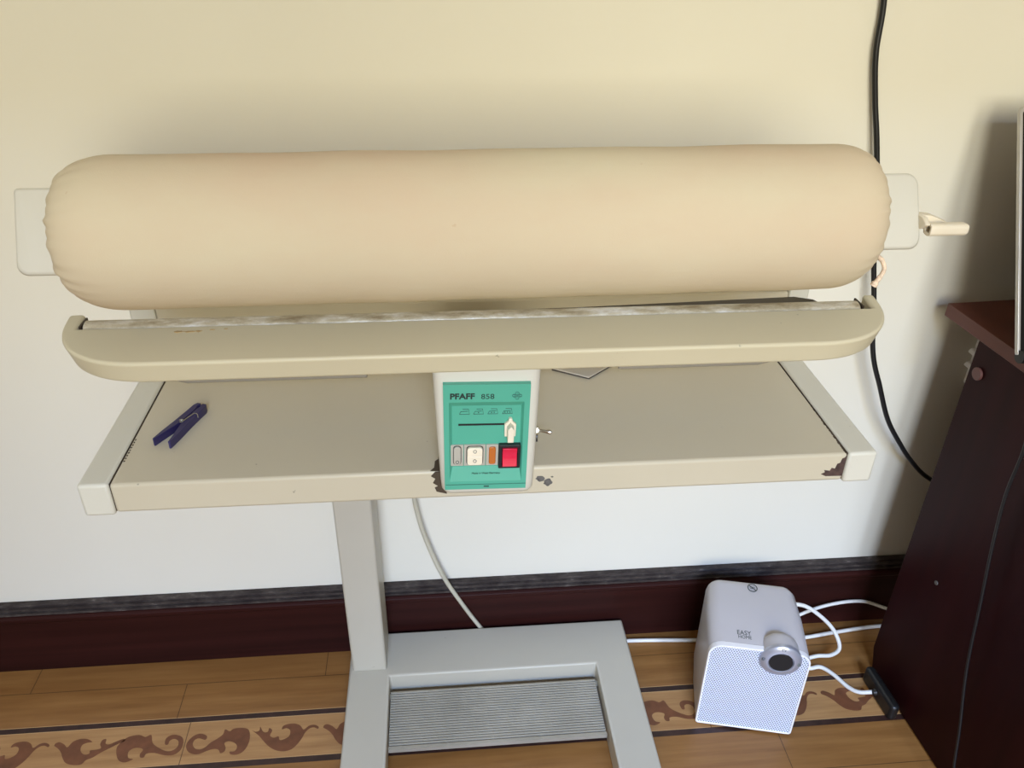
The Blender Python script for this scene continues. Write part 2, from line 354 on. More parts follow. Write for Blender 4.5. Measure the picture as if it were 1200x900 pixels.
# ribbed foot pedal
bm = bmesh.new(); px0, px1, py0, py1, pz = -0.1735, 0.2165, -0.273, -0.150, 0.0295
add_box(bm, px0, px1, py0, py1, 0.0255, pz)
add_box(bm, px0, px1, py0-0.003, py0+0.004, 0.0250, pz+0.0030)
nr = 21
for k in range(nr):
    y = py0+0.009+(py1-py0-0.014)*k/(nr-1)
    add_prism(bm, [(y-0.0021, pz), (y-0.0012, pz+0.0026), (y+0.0012, pz+0.0026), (y+0.0021, pz)], px0+0.001, px1-0.001, 'x')
add_box(bm, px0-0.0018, px1+0.0036, -0.160, -0.153, 0.020, 0.027)
finish('foot_pedal', bm, 'pedal', IR, smooth=False)
box('column', (-0.2444, -0.1806, -0.1201, -0.034, ZB-0.002, 0.702), 'base', IR, 0.004, 3)
# table
ZT = 0.7398
bm = bmesh.new(); add_box(bm, -0.4398, 0.4376, -0.416, -0.100, ZT-0.041, ZT)
tt = finish('table_top', bm, 'cream', IR, 0.004, 3)
for s, x0, x1 in ((-1, -0.4755, -0.4405), (1, 0.4385, 0.4755)):
    box('side_rail', (x0, x1, -0.417, -0.060, ZT-0.044, ZT+0.001), 'rail', IR, 0.004, 3)
    xs_ = -0.44015 if s < 0 else 0.43805
    box('seam_strip', (xs_-0.0004, xs_+0.0004, -0.4135, -0.102, ZT-0.04, ZT-0.0008), 'seam', IR, 0)
# places where the enamel has come off
def chip(name, pts, lo, hi, axis, mat, parent):
    bm = bmesh.new(); add_prism(bm, pts, lo, hi, axis); return finish(name, bm, mat, parent, smooth=False)
bm = bmesh.new()
add_prism(bm, [(0.4360, 0.7065), (0.4150, 0.7070), (0.4085, 0.7105), (0.4130, 0.7130), (0.4115, 0.7165), (0.4190, 0.7150), (0.4205, 0.7195), (0.4250, 0.7180), (0.4265, 0.7255), (0.4300, 0.7265), (0.4310, 0.7330), (0.4345, 0.7345), (0.4360, 0.7375)], -0.4164, -0.4158, 'y')
finish('paint_chip', bm, 'rust', tt, smooth=False)['label'] = 'rusty patch of bare metal at the table corner'
bm = bmesh.new()
for cx, cz, rx, rz in ((0.0565, 0.7225, 0.0065, 0.005), (0.0655, 0.7165, 0.0065, 0.0065), (0.0705, 0.7245, 0.0018, 0.0014)):
    add_prism(bm, blob(RND, cx, cz, rx, rz, 14), -0.4164, -0.4158, 'y')
finish('paint_chip', bm, 'chipgrey', tt, smooth=False)['label'] = 'grey chips in the enamel beside the control box'
bm = bmesh.new()
add_prism(bm, [(-0.0560, 0.7060), (-0.0680, 0.7100), (-0.0700, 0.7160), (-0.0660, 0.7180), (-0.0720, 0.7230), (-0.0690, 0.7290), (-0.0740, 0.7330), (-0.0690, 0.7390), (-0.0560, 0.7398)], -0.4166, -0.4158, 'y')
add_prism(bm, [(-0.0560, -0.4155), (-0.0745, -0.4150), (-0.0700, -0.4090), (-0.0690, -0.3960), (-0.0650, -0.3920), (-0.0640, -0.3800), (-0.0560, -0.3800)], ZT-0.0004, ZT+0.0004, 'z')
finish('paint_chip', bm, 'seam', tt, smooth=False)['label'] = 'dark ragged chip left of the control box'
bm = bmesh.new()
for k in range(16):
    y = -0.412+0.115*(k/16)**1.3; add_prism(bm, blob(RND, 0.4362-0.0012*RND.random(), y, 0.0022*(1-k/20), 0.004, 9), ZT-0.0003, ZT+0.0003, 'z')
finish('worn_edge', bm, 'seam', tt, smooth=False); bm = bmesh.new()
for k in range(9):
    y = -0.37+0.05*k/9; add_prism(bm, blob(RND, -0.4362, y, 0.0014, 0.002, 7), ZT-0.0003, ZT+0.0003, 'z')
finish('worn_edge', bm, 'seam', tt, smooth=False)
# back housing, uprights and the arms that carry the roller
RY, RZ, RR = -0.380, 1.0280, 0.0764
RX0, RX1 = -0.4230, 0.4030
RTILT = 0.0060                                     # the roller hangs a touch higher on the right
box('rear_beam', (-0.4438, 0.4488, -0.1485, -0.060, 0.702, 0.8355), 'cream', IR, 0.003)
for x0, x1 in ((-0.4775, -0.4440), (0.4490, 0.4785)):
    prism('upright', [(-0.150, ZT), (-0.060, ZT), (-0.060, 0.905), (-0.150, 0.905)], x0, x1, 'x', 'rail', IR, 0.003)
CA = math.radians(30); UV = Vector((0, math.sin(CA), math.cos(CA))); BV = Vector((0, math.cos(CA), -math.sin(CA)))
for x0, x1, v0, v1 in ((-0.4735, -0.395, -0.0430, 0.0440), (0.375, 0.4655, -0.0345, 0.0480)):
    bm = bmesh.new(); rows = []; c0 = Vector((0, -0.385, 1.031))
    for d, ins in ((0.0, 0.0040), (0.0012, 0.0016), (0.0045, 0.0), (0.10, 0.0), (0.185, 0.004), (0.275, 0.012)):
        dn = 0.30*max(0, d-0.10)
        pts = rrect(x0+(ins if x0 < 0 else 0), x1-(0 if x0 < 0 else ins), v0+ins+0.030*min(1, max(0, d-0.006)/0.07), v1-ins-dn*0.4, (0.012, 0, 0, 0.004) if x0 < 0 else (0, 0.013, 0.013, 0), 6)
        if d > 0.06:                                # the arm narrows to the width of the upright
            pts = [((x if (x < -0.44 or x > 0.44) else (-0.4445 if x0 < 0 else 0.4490)), v) for x, v in pts]
        rows.append([bm.verts.new(c0+Vector((x, 0, 0))+v*UV+d*BV) for x, v in pts])
    for A, B in zip(rows, rows[1:]):
        for k in range(len(A)): bm.faces.new((A[k], A[(k+1) % len(A)], B[(k+1) % len(A)], B[k]))
    bm.faces.new(rows[0][::-1]); bm.faces.new(rows[-1])
    finish('roller_arm', bm, 'cap', IR, angle=50)
# padded roller under a gathered cotton cover
bm = bmesh.new(); seg = 128; rings = []
prof = []
def endprof(t):                                    # t 0..1 from gathered mouth to full radius
    return RR*(0.60+0.40*math.sin(min(1, t)*PI/2)**0.85)
L = 0.052
xs = []
for k in range(19): xs.append((RX0+L*(1-math.cos(PI/2*k/18)), k/18, 0))
mid = 46
for k in range(1, mid): xs.append((RX0+L+(RX1-RX0-2*L+0.010)*k/mid, 1, None))
for k in range(18, -1, -1): xs.append((RX1-(L-0.010)*(1-math.cos(PI/2*k/18)), k/18, 1))
rows = []
for x, t, side in xs:
    ring = []
    base = endprof(t) if side is not None else RR
    for q in range(seg):
        th = 2*PI*q/seg; r = base
        if side is not None:
            f = max(0, 1-t)**1.6
            r += f*0.0030*math.sin(th*30+0.6*math.sin(th*5)+side)*(0.6+0.4*math.sin(th*7+2))
        x2 = x
        if side is not None and t < 0.4:
            x2 += (1 if side else -1)*(0.0015*math.sin(th*15+1))*(1-t/0.4)
        r += 0.0006*math.sin(x*38+2*math.cos(th))*math.sin(th*2+x*9)
        ring.append(bm.verts.new((x2, RY+r*math.cos(th), RZ+RTILT*x+r*math.sin(th))))
    rows.append(ring)
for A, B in zip(rows, rows[1:]):
    for k in range(seg): bm.faces.new((A[k], A[(k+1) % seg], B[(k+1) % seg], B[k]))
for ring, sgn in ((rows[0], 1), (rows[-1], -1)):   # turned-in hem
    x0 = ring[0].co.x+sgn*0.012
    inn = [bm.verts.new((x0, RY+(v.co.y-RY)*0.93, RZ+RTILT*v.co.x+(v.co.z-RZ-RTILT*v.co.x)*0.93)) for v in ring]
    for k in range(seg): bm.faces.new((ring[k], ring[(k+1) % seg], inn[(k+1) % seg], inn[k]))
    bm.faces.new(inn)
ro = finish('roller', bm, 'cotton', IR, angle=80)
tube('drawstring', [(0.4077, -0.418, 1.0001), (0.4106, -0.425, 0.9971), (0.4132, -0.428, 0.9886), (0.4088, -0.43, 0.9798), (0.4043, -0.43, 0.971)], [0.0026]*10+[0.0023]*18+[0.0027]*8+[0.0038]*5, 'string', ro, 10, 8)
# crank on the right-hand cap
bm = bmesh.new()
add_prism(bm, [(-0.402, 1.0275), (-0.392, 1.0195), (-0.378, 1.0195), (-0.378, 1.0330), (-0.392, 1.0330)], 0.463, 0.4685, 'x')
add_prism(bm, [(0.466, 1.0215), (0.496, 1.0205), (0.499, 1.0235), (0.478, 1.0320), (0.466, 1.0335)], -0.386, -0.374, 'y')
cr = finish('crank_arm', bm, 'knob', IR, 0.0012)
bm = bmesh.new()
hx0, hx1, hy, hz = 0.4690, 0.5125, -0.397, 1.0215
oy = rrect(hy-0.0070, hy+0.0070, hz-0.0070, hz+0.0060, 0.0045, 5); iy = rrect(hy-0.0046, hy+0.0046, hz-0.0036, hz+0.0036, 0.001, 5)
def mk_(p, x): return bm.verts.new((x, p[0], p[1]))
mid_ = [((hy+(y-hy)*0.82), hz+(z-hz)*0.82) for y, z in oy]
rows = [[mk_(p, hx0+0.016) for p in iy], [mk_(p, hx0) for p in iy], [mk_(p, hx0) for p in oy], [mk_(p, hx1-0.003) for p in oy], [mk_(p, hx1) for p in mid_]]
for A, B in zip(rows, rows[1:]):
    for k in range(len(A)): bm.faces.new((A[k], A[(k+1) % len(A)], B[(k+1) % len(A)], B[k]))
bm.faces.new(rows[0]); bm.faces.new(rows[-1]); finish('crank_handle', bm, 'knob', IR, angle=50)
# heated shoe with its cover; the top dips towards the front, the front face is undercut
bm = bmesh.new()
SX0, SX1, SYF, SYB, SZB = -0.4570, 0.4520, -0.4480, -0.3560, 0.9245
SLOPE = 0.150
def ztop(y): return 0.9225+SLOPE*(y+0.385)
def shoe_half(y):                                   # how far the rounded front corners pull the ends in at depth y
    t = min(1, max(0, (SYB-0.012-y)/(SYB-0.012-SYF))); return 0.098*(1-(1-t**2.3)**(1/2.3))
def shoe_outline(g=0.0):
    pts = [(SX1-g, SYB), (0.4380, SYB), (0.4380, -0.3830), (-0.4400, -0.3830), (-0.4400, SYB), (SX0+g, SYB)]
    n = 30
    ys = [SYB-0.012+(SYF-SYB+0.012)*math.sin(PI/2*k/n) for k in range(n+1)]
    L_ = [(SX0+g+shoe_half(y), y+g*((y-SYB)/(SYF-SYB))) for y in ys]; R_ = [(SX1-g-shoe_half(y), y+g*((y-SYB)/(SYF-SYB))) for y in ys]
    return pts+L_+R_[::-1]
ot, ob = shoe_outline(0), shoe_outline(0.0065)
A = [bm.verts.new((x, y, ztop(y))) for x, y in ot]; B = [bm.verts.new((x, y, ztop(y)-0.0275)) for x, y in ob]
bm.faces.new(A); bm.faces.new(B[::-1])
for k in range(len(A)): bm.faces.new((A[k], A[(k+1) % len(A)], B[(k+1) % len(A)], B[k]))
sc = finish('shoe_cover', bm, 'shoe', IR, 0.0048, 5)
bm = bmesh.new()
for cx, cy, rx, ry in ((-0.3350, -0.4040, 0.0050, 0.0022), (-0.3250, -0.4045, 0.0075, 0.0014), (-0.3150, -0.4040, 0.0040, 0.0016), (-0.3010, -0.4020, 0.003, 0.001), (-0.2870, -0.4010, 0.002, 0.0009)):
    add_prism(bm, [(x, y) for x, y in blob(RND, cx+0.002, cy+0.010, rx*1.25, ry*1.5, 12, 0.6)], ztop(cy+0.010)-0.0004, ztop(cy+0.010)+0.0003, 'z')
finish('stain', bm, 'stain', sc, smooth=False)['label'] = 'small brown scorch mark'
# polished bar along the back of the cover, scaled with lime
bm = bmesh.new()
arc = [(-0.3825, 0.905)]+[(-0.3715-0.0100*math.cos(PI*k/10), 0.9185+0.0060*math.sin(PI*k/10)) for k in range(11)]+[(-0.3605, 0.905)]
add_prism(bm, arc, -0.4360, 0.4260, 'x'); finish('heated_lip', bm, 'scaled', IR)
bm = bmesh.new()
bm.free()
for x in (-0.4382, 0.4282): box('lip_clip', (x-0.0010, x+0.0010, -0.3820, -0.3600, 0.906, 0.9240), 'dark_metal', IR, 0)
bm = bmesh.new()                                    # the dark heating plate behind the lip, wider towards the right
vt = []
for z in (0.9080, 0.9155):
    vt.append([bm.verts.new(p+(z+(0.001 if z > 0.91 else 0),)) for p in ((-0.330, -0.3610), (-0.330, -0.3570), (0.10, -0.3500), (0.365, -0.3360), (0.385, -0.3450), (0.392, -0.3610))])
bm.faces.new(vt[0][::-1]); bm.faces.new(vt[1])
for k in range(6): bm.faces.new((vt[0][k], vt[0][(k+1) % 6], vt[1][(k+1) % 6], vt[1][k]))
finish('heating_plate', bm, 'dark_metal', IR, smooth=False)
for x0, x1 in ((-0.372, -0.136), (0.135, 0.352)):
    pts = [(x0, -0.375), (x0+0.006, -0.415), (x0+0.05, -0.4340), (x1, -0.4340), (x1, -0.375)] if x0 < 0 else [(x0, -0.375), (x0, -0.4340), (x1-0.06, -0.4340), (x1-0.006, -0.415), (x1, -0.375)]
    prism('under_tray', pts, 0.8800, 0.8945, 'z', 'tray', IR, 0.0015)
box('shoe_bracket', (-0.134, 0.133, -0.41, -0.362, 0.876, 0.897), 'tray', IR, 0.002)
# control box
TILT = Matrix.Translation((-0.0105, 0.0155, 0.8015)) @ Matrix.Rotation(math.radians(1.3), 4, 'Y') @ Matrix.Translation((0.0105, 0, -0.81))
def tilt(o): o.matrix_basis = TILT @ o.matrix_basis; return o
bm = bmesh.new(); rows = []
for z, x0, x1, yf in ((0.7270, -0.0535, 0.0405, -0.4470), (0.7285, -0.0575, 0.0445, -0.4500), (0.7330, -0.0600, 0.0470, -0.4520), (0.745, -0.0612, 0.0475, -0.4525), (0.79, -0.0640, 0.0480, -0.4525), (0.85, -0.0672, 0.0485, -0.4525), (0.90, -0.0698, 0.0488, -0.4525)):
    ring = rrect(x0, x1, yf, -0.355, (0.010, 0.010, 0.003, 0.003), 5)
    rows.append([bm.verts.new((x, y, z)) for x, y in ring])
for A, B in zip(rows, rows[1:]):
    for k in range(len(A)): bm.faces.new((A[k], A[(k+1) % len(A)], B[(k+1) % len(A)], B[k]))
bm.faces.new(rows[0][::-1]); bm.faces.new(rows[-1])
cb = tilt(finish('control_box', bm, 'cap', IR, angle=50))
# panel with a framed recess
YP = -0.4590
bm = bmesh.new()
po = [(-0.0565, 0.7405), (0.0370, 0.7405), (0.0368, 0.8812), (-0.0580, 0.8812)]
pi_ = [(-0.0512, 0.7520), (0.0312, 0.7520), (0.0306, 0.8590), (-0.0518, 0.8590)]
pj = [(-0.0478, 0.7700), (0.0286, 0.7700), (0.0280, 0.8520), (-0.0485, 0.8520)]
rings = []
for P, y in ((po, YP+0.0075), (po, YP), (pi_, YP), (pj, YP+0.0045)):
    rings.append([bm.verts.new((x, y, z)) for x, z in P])
for A, B in zip(rings, rings[1:]):
    for k in range(4): bm.faces.new((A[k], A[(k+1) % 4], B[(k+1) % 4], B[k]))
bm.faces.new(rings[-1]); bm.faces.new(rings[0][::-1])
bmesh.ops.recalc_face_normals(bm, faces=bm.faces)
pn = tilt(finish('control_panel', bm, 'teal', IR, smooth=False))
YR = YP+0.0045                                      # recess floor
box('panel_seam', (-0.0555, 0.0368, YP-0.0003, YP+0.001, 0.7472, 0.7479), 'inkteal', pn, 0)
text_mesh('lettering', 'PFAFF', 0.0098, 'ink', pn, (-0.0508, YP-0.0002, 0.8635), bold=0.00035, width=0.0267)['label'] = 'black brand lettering'
text_mesh('lettering', '858', 0.0090, 'ink', pn, (-0.0172, YP-0.0002, 0.8632), width=0.0143)['label'] = 'thin black model number'
text_mesh('lettering', 'Made in West Germany', 0.0033, 'ink', pn, (-0.0260, YP+0.0013, 0.7612), width=0.0325)['label'] = 'tiny black line of print'
bm = bmesh.new()                                    # four-lobed emblem
lx, lz, lr = 0.0222, 0.8668, 0.0009
for dx, dz in ((0, 1), (0, -1), (1, 0), (-1, 0)):
    pts = []
    for k in range(13):
        q = math.atan2(dz, dx)-PI*0.78+2*PI*0.78*k/12
        pts.append((lx+dx*0.0032+0.0020*math.cos(q), YP-0.0002, lz+dz*0.0030+0.0018*math.sin(q)))
    add_tube(bm, pts, 0.00028, 5)
add_tube(bm, [(lx-0.0030, YP-0.0002, lz), (lx+0.0030, YP-0.0002, lz)], 0.00025, 5)
for dz in (-0.0011, 0.0011): add_tube(bm, [(lx-0.0045, YP-0.0002, lz+dz), (lx+0.0045, YP-0.0002, lz+dz)], 0.00022, 5)
add_tube(bm, [(lx, YP-0.0002, lz-0.0030), (lx, YP-0.0002, lz+0.0030)], 0.00025, 5)
finish('emblem', bm, 'inkteal', pn)
for i, cx in enumerate((-0.0345, -0.0191, -0.0033, 0.0128)):   # iron symbols with 0 to 3 dots
    bm = bmesh.new(); z0 = 0.8410; y = YR-0.0002
    add_tube(bm, [(cx-0.0055, y, z0), (cx+0.0055, y, z0), (cx+0.0042, y, z0+0.0066), (cx-0.0022, y, z0+0.0066)], 0.00028, 5)
    add_tube(bm, [(cx-0.0055, y, z0), (cx-0.0040, y, z0+0.0034), (cx+0.0036, y, z0+0.0040)], 0.00028, 5)
    for k in range(i): add_disc(bm, (cx+(k-(i-1)/2)*0.0028, y+0.0002, z0+0.0018), 0.00065, 0.0003, (0, -1, 0), 8)
    finish('iron_symbol', bm, 'ink', pn)
box('slider_slot', (-0.0412, 0.0180, YR-0.0006, YR+0.001, 0.8262, 0.8284), 'black', pn, 0)
bm = bmesh.new()
kx, kz = 0.0163, 0.8215
add_prism(bm, [(kx-0.0062, kz-0.0085), (kx+0.0062, kz-0.0085), (kx+0.0066, kz+0.0075), (kx+0.0024, kz+0.0115), (kx+0.0018, kz+0.0152), (kx-0.0018, kz+0.0152), (kx-0.0024, kz+0.0115), (kx-0.0066, kz+0.0075)], YR-0.0045, YR, 'y')
add_prism(bm, [(kx-0.0034, kz-0.0105), (kx+0.0034, kz-0.0105), (kx+0.0036, kz+0.0062), (kx, kz+0.0105), (kx-0.0036, kz+0.0062)], YR-0.0140, YR-0.004, 'y')
finish('slider_knob', bm, 'knob', pn, 0.0007)
bm = bmesh.new()
for x0, x1 in ((-0.0498, -0.0356), (-0.0349, -0.0105), (-0.0098, 0.0040)): add_box(bm, x0, x1, YR-0.0022, YR+0.001, 0.7725, 0.8010)
finish('switch_plate', bm, 'greyplastic', pn, 0.0004)
prism('pilot_button', rrect(-0.0464, -0.0385, 0.7755, 0.7998, 0.0034), YR-0.0042, YR-0.001, 'y', 'greyplastic', pn, 0.0006)
bm = bmesh.new(); add_ringframe(bm, rrect(-0.0471, -0.0378, 0.7748, 0.8005, 0.0038), rrect(-0.0465, -0.0384, 0.7754, 0.7999, 0.0033), YR-0.0027, YR-0.001, 'y'); finish('button_outline', bm, 'black', pn, smooth=False)
def ring_mark(cx, cz, y, parent):
    bm = bmesh.new(); pts = [(cx+0.0017*math.cos(2*PI*k/20), y, cz+0.0020*math.sin(2*PI*k/20)) for k in range(21)]
    add_tube(bm, pts, 0.00032, 5); finish('circle_mark', bm, 'ink', parent)
ring_mark(-0.0424, 0.7792, YR-0.0043, pn)
bm = bmesh.new()
add_prism(bm, rrect(-0.0312, -0.0140, 0.7876, 0.7990, (0.0006, 0.0006, 0.0032, 0.0032)), YR-0.0060, YR-0.001, 'y')
add_prism(bm, rrect(-0.0312, -0.0140, 0.7752, 0.7871, (0.0032, 0.0032, 0.0006, 0.0006)), YR-0.0052, YR-0.001, 'y')
finish('rocker_switch', bm, 'knob', pn, 0.0008)
bm = bmesh.new(); add_ringframe(bm, rrect(-0.0322, -0.0130, 0.7742, 0.8000, 0.004), rrect(-0.0314, -0.0138, 0.7750, 0.7992, 0.0034), YR-0.0027, YR-0.001, 'y'); finish('button_outline', bm, 'black', pn, smooth=False)
ring_mark(-0.0226, 0.7945, YR-0.0061, pn); ring_mark(-0.0226, 0.7810, YR-0.0053, pn)
prism('indicator_lamp', rrect(-0.0066, 0.0010, 0.7752, 0.7985, 0.0024), YR-0.0042, YR-0.001, 'y', 'amber', pn, 0.0008)
bm = bmesh.new(); add_ringframe(bm, rrect(0.0043, 0.0290, 0.7700, 0.8020, 0.001), rrect(0.0082, 0.0255, 0.7740, 0.7982, 0.001), YR-0.0055, YR+0.001, 'y'); finish('switch_frame', bm, 'black', pn, 0.0006)
bm = bmesh.new()
rk = [(YR, 0.7745), (YR-0.0085, 0.7745), (YR-0.0060, 0.7830), (YR-0.0050, 0.7885), (YR-0.0066, 0.7950), (YR-0.0072, 0.7978), (YR, 0.7978)]
add_prism(bm, rk, 0.0086, 0.0251, 'x'); finish('power_switch', bm, 'red', pn, 0.0005)
box('panel_notch', (-0.0118, -0.0058, YP-0.0003, YP+0.001, 0.7438, 0.7452), 'black', pn, 0)
# toggle switch on the right cheek of the box
bm = bmesh.new(); add_disc(bm, (0.046, -0.4350, 0.8050), 0.0056, 0.0050, (1, 0, 0), 6); add_disc(bm, (0.050, -0.4350, 0.8050), 0.0038, 0.0022, (1, 0, 0), 16)
tg = finish('toggle_nut', bm, 'steel', cb)
bm = bmesh.new(); add_tube(bm, [(0.0500, -0.4350, 0.8050), (0.0600, -0.4385, 0.8052), (0.0645, -0.4400, 0.8053), (0.0668, -0.4408, 0.8054)], [0.0016, 0.0022, 0.0027, 0.0014], 12)
finish('toggle_lever', bm, 'chrome', cb)
bm = bmesh.new(); add_prism(bm, blob(RND, -0.4250, 0.7870, 0.0045, 0.0055, 16, 0.2), 0.0468, 0.0525, 'x'); finish('black_spot', bm, 'black', cb)  # raised black blob standing in for a dark hole in the cheek
# mains lead of the ironer: under the table, behind the foot, along the skirting, off behind the desk
tube('mains_cord', [(-0.118, -0.060, 0.700), (-0.118, -0.050, 0.56), (-0.1155, -0.036, 0.42), (-0.105, -0.030, 0.33), (-0.083, -0.030, 0.245), (-0.062, -0.028, 0.185), (-0.035, -0.0250, 0.125), (-0.006, -0.0246, 0.068), (0.020, -0.0246, 0.026), (0.052, -0.0246, 0.006), (0.09, -0.0246, 0.0045)], 0.0042, 'greycord', IR, 10, 10)

# ------------------------------------------------------------------ things on the table
PG = thing('clothes_peg', 'indigo blue plastic clothes peg lying on the left of the cream table', 'clothes peg', (-0.3845, -0.3030, ZT), math.radians(-19.8))
def arm(s):
    # outline in the lying plane, long axis = local y, head at +y
    return [(s*0.0008, 0.0300), (s*0.0020, 0.0350), (s*0.0022, 0.0385), (s*0.0008, 0.0405), (s*0.0012, 0.0440), (s*0.0065, 0.0440), (s*0.0088, 0.0385), (s*0.0090, 0.0250), (s*0.0100, 0.0), (s*0.0118, -0.0250), (s*0.0122, -0.0430), (s*0.0098, -0.0440), (s*0.0062, -0.0250), (s*0.0014, -0.0030), (s*0.0008, 0.0120)]
for s in (-1, 1):
    pts = arm(s); prism('peg_arm', pts, 0.0, 0.0105, 'z', 'peg', PG, 0.0006)
bm = bmesh.new(); z = 0.0112
coil = [(0.0022*math.cos(q*0.7)+0.0, -0.0005+0.0022*math.sin(q*0.7), 0.0088+0.00028*q) for q in range(0, 19)]
add_tube(bm, coil, 0.0006, 6)
add_tube(bm, [(0.0022, -0.0005, 0.0118), (0.0034, 0.0090, 0.0117), (0.0052, 0.0190, 0.0116), (0.0082, 0.0195, 0.0114), (0.0098, 0.0188, 0.0105), (0.0098, 0.0187, 0.006)], 0.0006, 6)
finish('spring', bm, 'steel', PG)

CD = thing('folded_card', 'small flat grey card poking out on the table behind the control box', 'card', (0.148, -0.2175, ZT), 0)
pts = [(0, 0), (0.040, 0.035), (0.000, 0.062), (-0.050, 0.0305)]
prism('card_leaf', pts, 0.0030, 0.0048, 'z', 'card', CD, 0.0003)
prism('card_leaf', [(0.001, 0.002), (0.0385, 0.035), (0.0, 0.0605), (-0.048, 0.0305)], 0.0, 0.0028, 'z', 'cardside', CD)['label'] = 'dark lower leaf'

# ------------------------------------------------------------------ fan heater
HA = math.radians(-13.5)
HT = thing('fan_heater', 'white cube fan heater with perforated front and silver dial on the wooden floor', 'heater', (0.4750, -0.2616, 0), HA)
W2, HH, HD = 0.0865, 0.2130, 0.170
bm = bmesh.new(); rows = []
for y, ins, zt in ((0.004, 0.0012, HH-0.0012), (0.010, 0, HH), (0.09, 0.0, HH), (0.155, 0.004, HH-0.001), (0.166, 0.008, HH-0.004), (0.170, 0.013, HH-0.009)):
    ring = rrect(-W2+ins, W2-ins, 0.006+ins*0.3, zt, (0.006, 0.006, 0.024, 0.024), 8)
    rows.append([bm.verts.new((x, y, z)) for x, z in ring])
for A, B in zip(rows, rows[1:]):
    for k in range(len(A)): bm.faces.new((A[k], A[(k+1) % len(A)], B[(k+1) % len(A)], B[k]))
bm.faces.new(rows[0][::-1]); bm.faces.new(rows[-1])
hs = finish('housing', bm, 'heater', HT, angle=50)
bm = bmesh.new()                                    # the boss on the top that the dial grows out of
dx, dz, dr = 0.0350, 0.1965, 0.0355
br_ = []
for y, r in ((0.002, dr-0.001), (0.020, dr-0.0015), (0.029, dr-0.0035), (0.0335, dr-0.0075), (0.036, dr-0.015)):
    br_.append([bm.verts.new((dx+r*math.cos(2*PI*k/40), y, dz+r*math.sin(2*PI*k/40))) for k in range(40)])
for A, B in zip(br_, br_[1:]):
    for k in range(40): bm.faces.new((A[k], A[(k+1) % 40], B[(k+1) % 40], B[k]))
bm.faces.new(br_[0][::-1]); bm.faces.new(br_[-1]); finish('dial_boss', bm, 'heater', HT, angle=60)
for fx in (-0.06, 0.06):
    for fy in (0.03, 0.14):
        bm = bmesh.new(); add_disc(bm, (fx, fy, 0.0), 0.009, 0.008, (0, 0, 1), 16); finish('foot', bm, 'black', HT)
bm = bmesh.new()
add_ringframe(bm, rrect(-W2, W2, 0.005, HH+0.0006, (0.006, 0.006, 0.0235, 0.0235), 8), rrect(-W2+0.0032, W2-0.0032, 0.0082, HH-0.0026, (0.004, 0.004, 0.0205, 0.0205), 8), -0.001, 0.010, 'y')
finish('front_rim', bm, 'rim', HT, 0.0008, 2)
prism('front_grille', rrect(-W2+0.003, W2-0.003, 0.008, HH-0.0024, (0.004, 0.004, 0.0207, 0.0207), 8), 0.0008, 0.006, 'y', 'grille', HT)
bm = bmesh.new()                                    # silver ring
prof = [(0.0355, 0.002), (0.0355, -0.0030), (0.0342, -0.0050), (0.0250, -0.0085), (0.0220, -0.0085), (0.0205, -0.0060)]
rr_ = [[bm.verts.new((dx+r*math.cos(2*PI*k/48), y, dz+r*math.sin(2*PI*k/48))) for k in range(48)] for r, y in prof]
for A, B in zip(rr_, rr_[1:]):
    for k in range(48): bm.faces.new((A[k], A[(k+1) % 48], B[(k+1) % 48], B[k]))
bm.faces.new(rr_[0]); bm.faces.new(rr_[-1][::-1])
dl = finish('dial', bm, 'silver', HT, angle=50)
bm = bmesh.new(); add_disc(bm, (dx, -0.0045, dz), 0.0200, 0.0040, (0, -1, 0), 40); finish('dial_centre', bm, 'black', dl, 0.0006)
def on_ring(ang, rad=0.0300): return (dx+rad*math.cos(ang), -0.0072, dz+rad*math.sin(ang))
bm = bmesh.new(); c0 = on_ring(PI/2)
add_tube(bm, [(c0[0]+0.0030*math.cos(PI/2+0.6+(2*PI-1.2)*k/16), c0[1], c0[2]+0.0030*math.sin(PI/2+0.6+(2*PI-1.2)*k/16)) for k in range(17)], 0.00045, 5)
add_tube(bm, [(c0[0], c0[1], c0[2]+0.0005), (c0[0], c0[1], c0[2]+0.0040)], 0.00045, 5); finish('power_symbol', bm, 'ink', dl)
bm = bmesh.new(); c0 = on_ring(PI-0.12)
for s in (-1, 1): add_tube(bm, [(c0[0]+s*0.0024, c0[1], c0[2]-0.0026), (c0[0]+s*0.0024, c0[1], c0[2]+0.0026)], 0.00038, 5)
for s in (-1, 0, 1): add_tube(bm, [(c0[0]-0.0024, c0[1], c0[2]+s*0.0026), (c0[0]+0.0024, c0[1], c0[2]+s*0.0026)], 0.00038, 5)
finish('dial_symbol', bm, 'ink', dl)
bm = bmesh.new(); c0 = on_ring(-0.02)
add_tube(bm, [(c0[0]+0.0024*math.cos(2*PI*k/16), c0[1], c0[2]+0.0026*math.sin(2*PI*k/16)) for k in range(17)], 0.00038, 5)
finish('dial_symbol', bm, 'inkteal', dl)
text_mesh('lettering', 'EASY', 0.0145, 'ink', HT, (-0.0385, 0.0300, HH+0.0001), (0, 0, 0), width=0.024)['label'] = 'thin black upper line of brand lettering'
text_mesh('lettering', 'HOME', 0.0105, 'ink', HT, (-0.0370, 0.0215, HH+0.0001), (0, 0, 0), width=0.0225)['label'] = 'thin black lower line of brand lettering'
bm = bmesh.new(); sx_, sy_, sz_ = 0.0005, 0.1500, HH+0.0001
add_tube(bm, [(sx_+0.0085*math.cos(2*PI*k/28), sy_+0.0095*math.sin(2*PI*k/28), sz_) for k in range(29)], 0.0007, 6)
add_tube(bm, [(sx_-0.0060, sy_+0.0066, sz_), (sx_+0.0060, sy_-0.0066, sz_)], 0.0006, 6)
